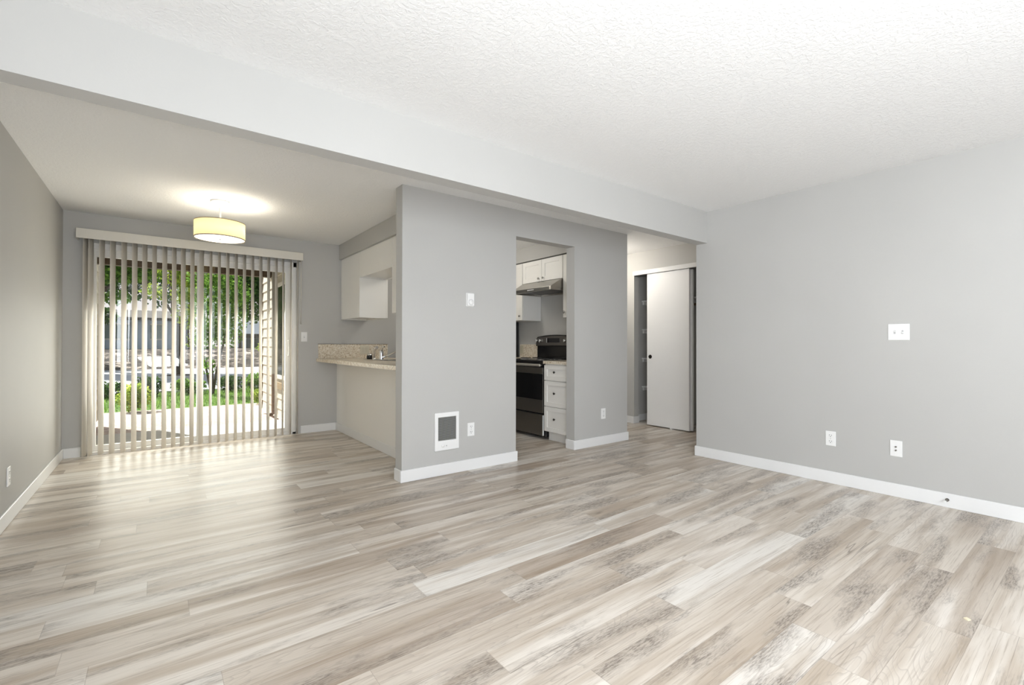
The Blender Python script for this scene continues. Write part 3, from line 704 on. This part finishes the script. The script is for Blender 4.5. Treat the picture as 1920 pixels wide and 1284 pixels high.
t = thing('outlet_plate', 'almond wall plate on the kitchen backsplash left of the range', 'wall plate', (XK - .018, 5.275, 1.045))
P = frame_axes('-x')((XK - .018, 5.275, 1.045)); b = B(); pbox(b, P, -.036, .036, -.059, .059, 0, .006, .003); b.done('cover_plate', mat('almond_plastic', (.55, .5, .38), .4), t)
b = B(); pbox(b, P, -.016, .016, -.033, .033, .005, .008, .002); b.done('insert', mat('almond_insert', (.5, .46, .35), .4), t)
fr = thing('refrigerator', 'black refrigerator edge at the far left inside the kitchen doorway', 'refrigerator', (3.86, 5.78, 0))
B().box(3.5, XK - .02, 5.345, 6.085, .03, 1.68, .01).done('cabinet', 'blackmatte', fr)
fd = B().box(3.43, 3.495, 5.345, 6.085, 1.2, 1.68, .012).done('freezer_door', 'black', fr); B().tube([(3.43, 5.435, 1.25), (3.39, 5.435, 1.27), (3.39, 5.435, 1.53), (3.43, 5.435, 1.55)], .01).done('handle', 'blackmatte', fd)
fd = B().box(3.43, 3.495, 5.345, 6.085, .1, 1.19, .012).done('fridge_door', 'black', fr); B().tube([(3.43, 5.435, .7), (3.39, 5.435, .72), (3.39, 5.435, 1.12), (3.43, 5.435, 1.14)], .01).done('handle', 'blackmatte', fd)
box('foot', 'blackmatte', 3.55, 4.1, 5.4, 6.03, 0, .03, fr)
# wall cabinets over the range
XU = 3.885
def upper(label, y0, y1, z0, splits, knobs):
    t = thing('wall_cabinet', label, 'cabinet', (4.05, (y0 + y1) / 2, z0), 'white wall cabinets around the range hood')
    box('carcass', 'cab_side', XU + .021, XK - .002, y0, y1, z0, 2.205, t)
    n = splits; w = (y1 - y0) / n
    for i in range(n):
        dr = shaker_x('door', t, XU, y0 + i * w + .003, y0 + (i + 1) * w - .003, z0 + .002, 2.2)
        if i < len(knobs): cabinet_knob(dr, XU, knobs[i][0], knobs[i][1])
    return t
upper('tall white wall cabinet right of the hood, half hidden by the doorway', YP1 + .005, 4.092, 1.44, 1, [(4.06, 1.505)])
upper('short white two-door wall cabinet directly above the range hood', 4.1, 4.872, 1.922, 2, [(4.448, 1.962), (4.535, 1.962)])
upper('tall white wall cabinet left of the range hood', 4.878, 5.325, 1.44, 1, [(4.925, 1.5)])
# hood
hd = thing('range_hood', 'stainless steel under-cabinet range hood above the range', 'range hood', (3.95, 4.485, 1.77))
HY0, HY1 = 4.106, 4.868; hf = 3.70
b = B().prism([(hf, 1.772), (hf, 1.815), (XU - .005, 1.918), (XK - .004, 1.918), (XK - .004, 1.772), (XK - .02, 1.772), (XK - .02, 1.80), (hf + .02, 1.80), (hf + .02, 1.772)], HY0, HY1, 'y')
hs_ = b.done('shell', 'steel', hd, 0.002)
for ya in (HY0 + .002, HY1 - .012):
    B().prism([(hf + .02, 1.773), (hf + .02, 1.80), (XK - .02, 1.80), (XK - .02, 1.773)], ya, ya + .01, 'y').done('side_lip', 'steel', hd)
box('grease_filter', mat('filter_mesh', (.12, .115, .11), .5, .6), hf + .06, XK - .08, HY0 + .12, HY1 - .1, 1.785, 1.80, hd)
box('front_strip', mat('dark_strip', (.09, .088, .08), .35, .6), hf - .002, hf + .002, HY0 + .03, HY1 - .03, 1.775, 1.812, hd)
for i in range(5):
    box('button', 'whitemark', hf - .006, hf - .001, 4.42 + i * .026, 4.436 + i * .026, 1.789, 1.800, hd)
for y0 in (4.42, 4.5):
    b = B()
    for i in range(4): b.prism([(XU - .02, 1.9095), (XU - .012, 1.9135), (XU - .012, 1.9155), (XU - .02, 1.9115)], y0 + i * .012, y0 + .007 + i * .012, 'y')
    b.done('vent_slot', 'slot', hd)

# ------------------------------------------------------------------ closet doors, shelves, rod
dd = thing('door_2', 'white flat sliding closet door in the hall with a round dark finger pull', 'closet door', (XC + .025, 3.67, 0), kind='structure')
B().box(XC + .008, XC + .042, 3.355, 3.998, .014, 2.092, .002, 1).done('panel', 'closet_door', dd)
B().lathe([(.024, -.002), (.027, -.003), (.027, .002)], (XC + .008, 3.945, .952), 'X', 24).lathe([(0, .002 - .003), (.024, -.001)], (XC + .008, 3.945, .952), 'X', 24).done('finger_pull', 'darkknob', dd)
box('floor_guide', 'plastic', XC + .0, XC + .05, 3.60, 3.63, 0, .02, dd)
d3 = thing('door_3', 'second white sliding closet door, just peeking out behind the first', 'closet door', (XC + .07, 3.6, 0), kind='structure')
B().box(XC + .052, XC + .086, 3.335, 3.985, .014, 2.092, .002, 1).done('panel', 'closet_door', d3)
for z, lab in ((1.75, 'topmost of the four white closet shelves'), (1.33, 'second highest of the four white closet shelves'), (.905, 'third of the four white closet shelves from the top'), (.487, 'lowest of the four white closet shelves')):
    s = thing('closet_shelf', lab + ', its end beside the sliding door', 'shelf', (5.98, 4.0, z), 'linen closet shelves')
    box('board', 'white', 5.705, 6.25, 3.72, 4.319, z, z + .018, s)
    box('cleat', 'white', 5.72, 6.25, 4.297, 4.318, z - .045, z, s)
rs = thing('closet_shelf', 'white closet shelf above the clothes rod, right of the sliding doors', 'shelf', (6.0, 3.2, 1.77))
box('board', 'white', 5.93, 6.25, YB1 + .004, 3.658, 1.762, 1.785, rs)
box('cleat', 'greyplastic', 5.93, 6.25, 3.636, 3.657, 1.715, 1.762, rs)
tag(B().cyl((5.98, YB1 + .003, 1.685), (5.98, 3.658, 1.685), .017).done('closet_rod', 'wood_rod'), 'brown wooden clothes rod under the closet shelf', 'clothes rod')

# ------------------------------------------------------------------ interior lamps of the kitchen and hall
def dome_lamp(name, label, x, y, power, col):
    t = thing(name, label, 'lamp', (x, y, ZD))
    B().lathe([(.15, ZD - .001), (.15, ZD - .02), (.145, ZD - .025)], (x, y, 0)).done('base', 'white', t)
    B().lathe([(.142, ZD - .02), (.13, ZD - .05), (.09, ZD - .075), (.04, ZD - .088), (0, ZD - .09)], (x, y, 0)).done('dome', mat('lit_dome', (.9, .88, .8), .4, emit=(1, .9, .75), estr=2.0), t)
    l = bpy.data.lights.new(name + '_bulb', 'POINT'); l.energy = power; l.color = col; l.shadow_soft_size = .12
    o = bpy.data.objects.new(name + '_bulb', l); C.objects.link(o); o.parent = t; o.location = (0, 0, -.22)
dome_lamp('kitchen_lamp', 'round dome lamp on the kitchen ceiling', 2.95, 5.0, 12, (1, .95, .86))
dome_lamp('hall_lamp', 'round dome lamp on the hall ceiling', 4.75, 4.4, 16, (1, .93, .83))

# ------------------------------------------------------------------ outside
ZS = -0.1
struct(box('patio_slab', 'patio', XL - 1.2, 3.0, YF + T, 8.25, -0.4, ZS), 'concrete patio slab outside the sliding door', 'patio')
b = B(); b.prism([(6.4, -.14), (8.3, -.14), (12.6, -.3), (12.6, -.6), (6.4, -.6)], -9, 11, 'x')
struct(b.done('gravel_bed', 'gravel'), 'pale pinkish gravel bed between the patio and the lawn', 'gravel bed')
struct(box('lawn', 'grass', -12, 14, 12.6, 16.8, -.6, -.3), 'strip of green lawn beyond the gravel', 'lawn')
struct(box('driveway', 'asphalt', -25, 30, 16.8, 33, -.6, -.31), 'sunlit asphalt drive beyond the lawn', 'road')
struct(box('kerb', 'kerb', -25, 30, 16.65, 16.8, -.5, -.24), 'low concrete kerb along the lawn', 'kerb')
b = B(); b.prism([(32.5, -.35), (33.5, -.1), (37, .75), (60, .85), (60, -.6), (32.5, -.6)], -30, 40, 'x')
bk = b.done('bank', 'bark'); struct(bk, 'sloping bank of bark mulch across the drive', 'bank')
struct(box('land', 'asphalt', -80, 90, 6.5, 120, -1.2, -.62), 'ground beyond the house', 'ground')

def lap_wall(name, x0, x1, y0, y1, z0, z1, face, label):
    """lap siding: tilted boards on the +x or -x face"""
    b = B(); n = int(round((z1 - z0) / .172)); h = (z1 - z0) / n
    for i in range(n):
        a = z0 + i * h
        if face < 0: b.prism([(x0, a), (x0 + .016, a + h), (x1, a + h), (x1, a)], y0, y1, 'y')
        else: b.prism([(x1, a), (x1 - .016, a + h), (x0, a + h), (x0, a)], y0, y1, 'y')
    return struct(b.done(name, 'siding'), label, 'wall')
lap_wall('wall_patio_left', XL - .3, XL - .015, YF + T, 9.85, ZS, 2.75, 1, 'cream lap-sided wall at the left edge of the patio')
lap_wall('wall_patio_right', 1.57, 1.9, YF + T, 9.85, ZS, 2.75, -1, 'cream lap-sided wall on the right side of the patio')
struct(B().box(1.556, 1.9, 9.85, 9.93, ZS, 2.7).done('trim_corner', mat('weathered_brown_trim', (.22, .16, .1), .7)), 'brown corner board at the end of the right patio wall', 'trim')
struct(box('trim_corner', 'fascia_white', XL - .3, XL - .0, 9.85, 9.9, ZS, 2.7), 'pale corner board at the end of the left patio wall', 'trim')
struct(box('patio_beam', 'brown', XL - .3, 1.9, 8.98, 9.1, 2.275, 2.62), 'dark brown beam across the open front of the patio', 'beam')
struct(box('patio_ceiling', 'tan_soffit', XL - .3, 1.9, YF + T, 9.1, 2.62, 2.75), 'tan painted patio ceiling', 'ceiling')
# wall post and window on the right patio wall
w2 = thing('window_2', 'dark window in the right patio wall with a pale frame', 'window', (1.56, 7.9, .62), kind='structure')
B().box(1.545, 1.575, 7.35, 7.42, .56, 2.1).box(1.545, 1.575, 8.38, 8.45, .56, 2.1).box(1.545, 1.575, 7.42, 8.38, .56, .62).box(1.545, 1.575, 7.42, 8.38, 2.04, 2.1).box(1.55, 1.57, 7.88, 7.92, .62, 2.04).done('frame', 'fascia_white', w2)
box('pane', 'dim_window', 1.556, 1.569, 7.42, 8.38, .62, 2.04, w2)
struct(box('trim_window', mat('brown_sill', (.28, .2, .11), .7), 1.535, 1.572, 7.3, 8.5, .40, .5), 'brown trim board under the patio window', 'trim')
dp = thing('downspout', 'slim brown downspout standing on the right patio wall', 'downspout', (1.54, 8.6, ZS))
B().box(1.515, 1.565, 8.57, 8.63, ZS + .05, .62, .006).done('lower_pipe', mat('brown_pipe', (.16, .1, .07), .6), dp)
B().box(1.515, 1.565, 8.57, 8.63, .62, 2.62, .006).done('pipe', mat('grey_pipe', (.35, .33, .3), .6), dp)
B().tube([(1.54, 8.6, ZS + .08), (1.52, 8.6, ZS + .05), (1.45, 8.6, ZS + .03)], .028, 10).done('spout_end', 'brown', dp)

# ---- foliage
rng = np.random.default_rng(7)
def leaf_cloud(name, m, clusters, n, size, parent=None, squash=1.0):
    """clusters: (centre, radii) ellipsoids filled with small folded leaf blades"""
    cs = np.array([c for c, r in clusters], float); rs = np.array([r for c, r in clusters], float)
    vol = rs.prod(axis=1); idx = rng.choice(len(cs), n, p=vol / vol.sum())
    d = rng.normal(size=(n, 3)); d /= np.linalg.norm(d, axis=1)[:, None]
    rad = rng.random(n) ** (1 / 2.2)
    P = cs[idx] + d * rs[idx] * rad[:, None]
    a = rng.normal(size=(n, 3)); a /= np.linalg.norm(a, axis=1)[:, None]
    bb = np.cross(a, rng.normal(size=(n, 3))); bb /= np.linalg.norm(bb, axis=1)[:, None]
    L = size * (0.6 + .8 * rng.random(n))[:, None]; Wd = L * .36
    nn = np.cross(a, bb) * L * .12
    v = np.stack([P - a * L * .5, P + bb * Wd + nn, P + a * L * .5, P - bb * Wd + nn], 1).reshape(-1, 3)
    me = bpy.data.meshes.new(name); me.vertices.add(4 * n); me.vertices.foreach_set('co', v.ravel())
    me.loops.add(4 * n); me.loops.foreach_set('vertex_index', np.arange(4 * n)); me.polygons.add(n)
    me.polygons.foreach_set('loop_start', np.arange(0, 4 * n, 4)); me.polygons.foreach_set('loop_total', np.full(n, 4))
    me.update(); me.materials.append(M[m])
    o = bpy.data.objects.new(name, me); C.objects.link(o)
    if parent is not None:
        o.parent = parent; me.transform(Matrix.Translation(-parent.location))
    return o
def farther(k, x):
    """the same spot seen k times farther away"""
    return (x[0] * k, x[1] * k, (x[2] - 1.1187) * k + 1.1187)
def island(x, y, r, label):
    b = B().lathe([(r, -.31), (r, -.2), (r - .12, -.19), (r - .14, -.22)], (x, y, 0), seg=36)
    struct(b.done('kerb_ring', 'kerb'), 'low concrete kerb ring around ' + label, 'kerb')
    struct(B().lathe([(r - .13, -.31), (r - .13, -.235), (r * .5, -.18), (0, -.17)], (x, y, 0), seg=36).done('planting_bed', 'bark'), 'round bark bed under ' + label, 'planting bed')
def tree(label, base, trunk, clusters, n, size, m, group='trees beyond the patio', cat='tree', k=1.0, ground=None):
    if k != 1.0:
        trunk = [([farther(k, q) for q in path], [a * k for a in r]) for path, r in trunk]
        clusters = [(farther(k, c), tuple(a * k for a in r)) for c, r in clusters]
        base = (base[0] * k, base[1] * k, ground); size *= k; trunk[0][0][0] = base
    t = thing('tree', label, cat, base, group)
    for path, r in trunk[:1]: B().tube(path, r, 10).done('trunk', 'trunk', t)
    for path, r in trunk[1:]: B().tube(path, r, 8).done('branch', 'trunk', t)
    leaf_cloud('foliage', m, clusters, n, size, t); return t
def shrub(label, x, y, z, rx, rz, n, size, m, group='shrubs outside the patio'):
    t = thing('shrub', label, 'shrub', (x, y, z), group)
    b = B()
    for i in range(6):
        a = i * 1.05 + rng.random(); b.tube([(x, y, z), (x + math.cos(a) * rx * .4, y + math.sin(a) * rx * .4, z + rz * .8), (x + math.cos(a) * rx * .7, y + math.sin(a) * rx * .7, z + rz * 1.4)], [.014, .01, .005], 6)
    b.done('stem', 'trunk', t)
    cl = [((x, y, z + rz), (rx, rx, rz))]
    for i in range(5):
        a = rng.random() * 6.28; cl.append(((x + math.cos(a) * rx * .6, y + math.sin(a) * rx * .6, z + rz * (.9 + rng.random() * .6)), (rx * .5, rx * .5, rz * .5)))
    leaf_cloud('foliage', m, cl, n, size, t); return t
tree('broad mid-green tree hanging over the drive at the left of the glass door', (-2.6, 27, -.3),
     [([(-2.6, 27, -.3), (-2.5, 27, 1.5), (-2.3, 26.6, 3.5), (-2.0, 26, 6)], [.25, .2, .16, .08]), ([(-2.4, 26.8, 2.8), (-1.2, 25.5, 4), (-.2, 24.5, 4.6)], [.1, .07, .03])],
     [((-2.2, 25, 5.3), (1.5, 1.5, 1.7)), ((-.7, 24.5, 5.2), (1.4, 1.4, 1.5)), ((-1.4, 25, 6.8), (2.2, 1.8, 1.4)), ((-2.6, 24.5, 3.4), (.9, 1, .9)), ((-1.4, 24.3, 3.9), (.8, .8, .5)), ((-.3, 24.0, 4.2), (.6, .6, .7)), ((-3.4, 25, 2.7), (1.2, 1.0, .9)), ((-2.3, 25, 2.6), (.5, .7, .35)), ((-1.5, 25, 3.0), (.8, .7, .35)), ((-3.3, 25.3, 4.6), (1.2, 1.1, 1.4))],
     20000, .185, 'leaf_mid', k=1.24, ground=-.2)
tree('dark-trunked tree with bright yellow-green leaves behind the middle of the glass door', (.68, 24, -.3),
     [([(.68, 24, -.3), (.7, 24, 1.2), (.55, 24, 2.6), (.4, 24, 4.2)], [.17, .15, .12, .06]), ([(.65, 24, 1.8), (1.1, 23.6, 2.8), (1.4, 23.4, 3.8)], [.06, .05, .02]), ([(.6, 24, 2.2), (0.0, 23.6, 3.2), (-.5, 23.4, 3.8)], [.06, .04, .02])],
     [((.9, 23.2, 2.9), (.55, .6, 1.2)), ((.6, 23.5, 4.4), (.9, .9, .9)), ((1.3, 23.4, 4.0), (.7, .7, 1.0)), ((1.2, 22.8, 1.6), (.35, .4, .9)), ((-.1, 23.5, 3.2), (.5, .5, .35)), ((.3, 23.8, 5.6), (1.4, 1.2, .9))],
     5200, .14, 'leaf_bright')
tree('multi-stemmed small tree with fine green leaves on the lawn', (1.2, 15.2, -.3),
     [([(1.2, 15.2, -.3), (1.18, 15.2, .3), (1.15, 15.2, .9), (1.12, 15.2, 1.6)], [.06, .05, .04, .02]), ([(1.22, 15.2, -.25), (1.3, 15.15, .4), (1.42, 15.1, 1.0), (1.55, 15.1, 1.7)], [.035, .03, .025, .012]), ([(1.18, 15.2, -.25), (1.05, 15.2, .5), (.92, 15.2, 1.1), (.85, 15.2, 1.7)], [.03, .026, .02, .01])],
     [((1.25, 15.2, 2.1), (.55, .6, .8)), ((1.6, 15.2, 1.7), (.45, .5, .7)), ((1.2, 15.0, 2.9), (.6, .6, .5)), ((1.15, 15.2, 1.3), (.4, .4, .35)), ((1.75, 15.2, 2.5), (.4, .5, .6)), ((1.1, 15.1, .55), (.22, .25, .3))],
     5200, .075, 'leaf_mid')
tree('dark green tree filling the right part of the glass door', (3.9, 22, -.3),
     [([(3.9, 22, -.3), (3.85, 22, 1.5), (3.6, 22, 3.2), (3.3, 22, 5)], [.2, .17, .13, .06]), ([(3.8, 22, 2.0), (3.2, 21.6, 3.0), (2.6, 21.4, 3.6)], [.08, .05, .02])],
     [((2.6, 21.5, 3.6), (.9, 1.0, 1.3)), ((3.3, 21.5, 3.3), (.7, .9, 1.2)), ((2.2, 21.3, 4.5), (1.2, 1.1, .8)), ((3.3, 21.8, 4.9), (1.3, 1.1, 1.0)), ((2.9, 21.5, 2.3), (.6, .6, .4))],
     7500, .14, 'leaf_dark')
tree('low dark green tree at the far left, its leaves down to the bank', (-3.3, 31, -.3),
     [([(-3.3, 31, -.3), (-3.25, 31, .8), (-3.1, 31, 1.8)], [.12, .1, .05]), ([(-3.25, 31, .7), (-2.8, 30.8, 1.6)], [.06, .02])],
     [((-3.0, 31, 2.1), (.85, .8, 1.05)), ((-2.2, 31, 2.5), (.6, .6, .5)), ((-3.7, 31, 2.9), (.7, .7, .8))], 3500, .16, 'leaf_dark', k=1.12, ground=.05)
tree('tall dark tree at the back behind the pale buildings', (2.0, 52, .8),
     [([(2.0, 52, .8), (2.0, 52, 6)], [.35, .2]), ([(2.0, 52, 4), (3.5, 52, 7)], [.15, .06])],
     [((.2, 52, 8.5), (4.2, 2.5, 4.2)), ((4.5, 52, 8), (4, 2.5, 4)), ((-3.5, 52, 8), (3.6, 2.5, 3.6))], 9000, .36, 'leaf_dark')
island(.68, 24, .9, 'the dark-trunked tree')
island(3.9, 22, 1.1, 'the dark green tree')
shrub('bright yellow-green shrub on the gravel in front of the lawn', -.38, 12.35, -.29, .32, .3, 1100, .07, 'leaf_bright')
shrub('dark shrub at the lawn edge, left of the bright shrub', -1.05, 15.9, -.3, .45, .22, 900, .07, 'leaf_dark')
shrub('dark green shrub at the lawn edge behind the bright shrub', -.15, 15.9, -.3, .34, .28, 900, .07, 'leaf_dark')
shrub('two-tone shrub at the lawn edge left of the small tree', .72, 16.0, -.3, .42, .23, 900, .07, 'leaf_mid')
shrub('dark shrub at the lawn edge just right of the small tree', 1.75, 16.1, -.3, .36, .25, 900, .07, 'leaf_dark')
shrub('taller shrub at the lawn edge near the right patio wall', 2.2, 14.9, -.3, .32, .30, 900, .06, 'leaf_mid')
shrub('small light green shrub beside the end of the right patio wall', 1.92, 12.2, -.29, .2, .2, 600, .055, 'leaf_bright')
shrub('light green shrub beside the building post across the drive', 6.1, 35.5, .35, .8, .5, 800, .16, 'leaf_bright')
# short grass on the lawn
n = 9000
gp = np.stack([rng.uniform(-3, 4, n), 12.6 + 4.0 * rng.random(n), np.full(n, -.3)], 1)
ang = rng.random(n) * 6.283; wd = np.stack([np.cos(ang), np.sin(ang), np.zeros(n)], 1) * .008
tip = gp + np.stack([rng.normal(size=n) * .02, rng.normal(size=n) * .02, .05 + .05 * rng.random(n)], 1)
me = bpy.data.meshes.new('grass'); v = np.stack([gp - wd, gp + wd, tip], 1).reshape(-1, 3)
me.vertices.add(3 * n); me.vertices.foreach_set('co', v.ravel()); me.loops.add(3 * n); me.loops.foreach_set('vertex_index', np.arange(3 * n))
me.polygons.add(n); me.polygons.foreach_set('loop_start', np.arange(0, 3 * n, 3)); me.polygons.foreach_set('loop_total', np.full(n, 3)); me.update(); me.materials.append(M['grass_blade'])
go = bpy.data.objects.new('grass', me); C.objects.link(go); tag(go, 'short green grass of the lawn strip beyond the gravel', 'grass', kind='stuff')

# ---- far buildings
bA = thing('apartment_building', 'long pale blue building with a dark roof across the drive', 'building', (-1, 42, .7))
box('wall', 'bld_wall', -6.5, 1.6, 40.5, 44, .7, 2.9, bA)
b = B(); b.prism([(39.3, 2.7), (39.3, 2.85), (42.5, 3.5), (45, 3.5), (45, 2.7)], -7.2, 2.1, 'x'); b.done('roof', 'bld_roof', bA)
for x0, x1, mm, z0, z1 in ((-5.6, -4.6, 'bld_dark', .75, 2.6), (-1.2, -.55, 'bld_door', .72, 2.6), (.35, 1.05, 'bld_door', .72, 2.6)):
    box('door', mm, x0, x1, 40.44, 40.52, z0, z1, bA)
for x0, x1 in ((-3.6, -1.5), (-.4, .25)):
    f = box('window', 'bld_window', x0, x1, 40.42, 40.5, 1.45, 2.4, bA)
    B().box(x0 - .05, x1 + .05, 40.4, 40.5, 1.36, 1.45).box(x0 - .05, x1 + .05, 40.4, 40.5, 2.4, 2.46).done('frame', 'fascia_white', f)
box('post', 'bld_dark', 1.42, 1.6, 39.5, 39.7, .7, 2.8, bA)
bB = thing('carport_building', 'low building with a white roof, posts and a window, right across the drive', 'building', (7, 46, .0))
box('wall', 'bld_wall', 5.9, 13, 46, 50, .0, 1.75, bB)
b = B(); b.prism([(44, 1.75), (44, 1.95), (47, 3.1), (51, 3.1), (51, 1.75)], 4.9, 14, 'x'); b.done('roof', 'bld_roof_light', bB)
box('fascia', 'bld_roof', 4.9, 14, 43.9, 44.0, 1.6, 1.95, bB)
for x in (5.35, 7.9): box('post', 'bld_roof', x, x + .16, 44.1, 44.26, -.3, 1.75, bB)
f = box('window', 'bld_window', 6.4, 8.2, 45.95, 46.0, .85, 1.6, bB); B().box(6.3, 8.3, 45.93, 46.0, .77, .85).box(7.25, 7.33, 45.93, 46, .85, 1.6).done('frame', 'fascia_white', f)
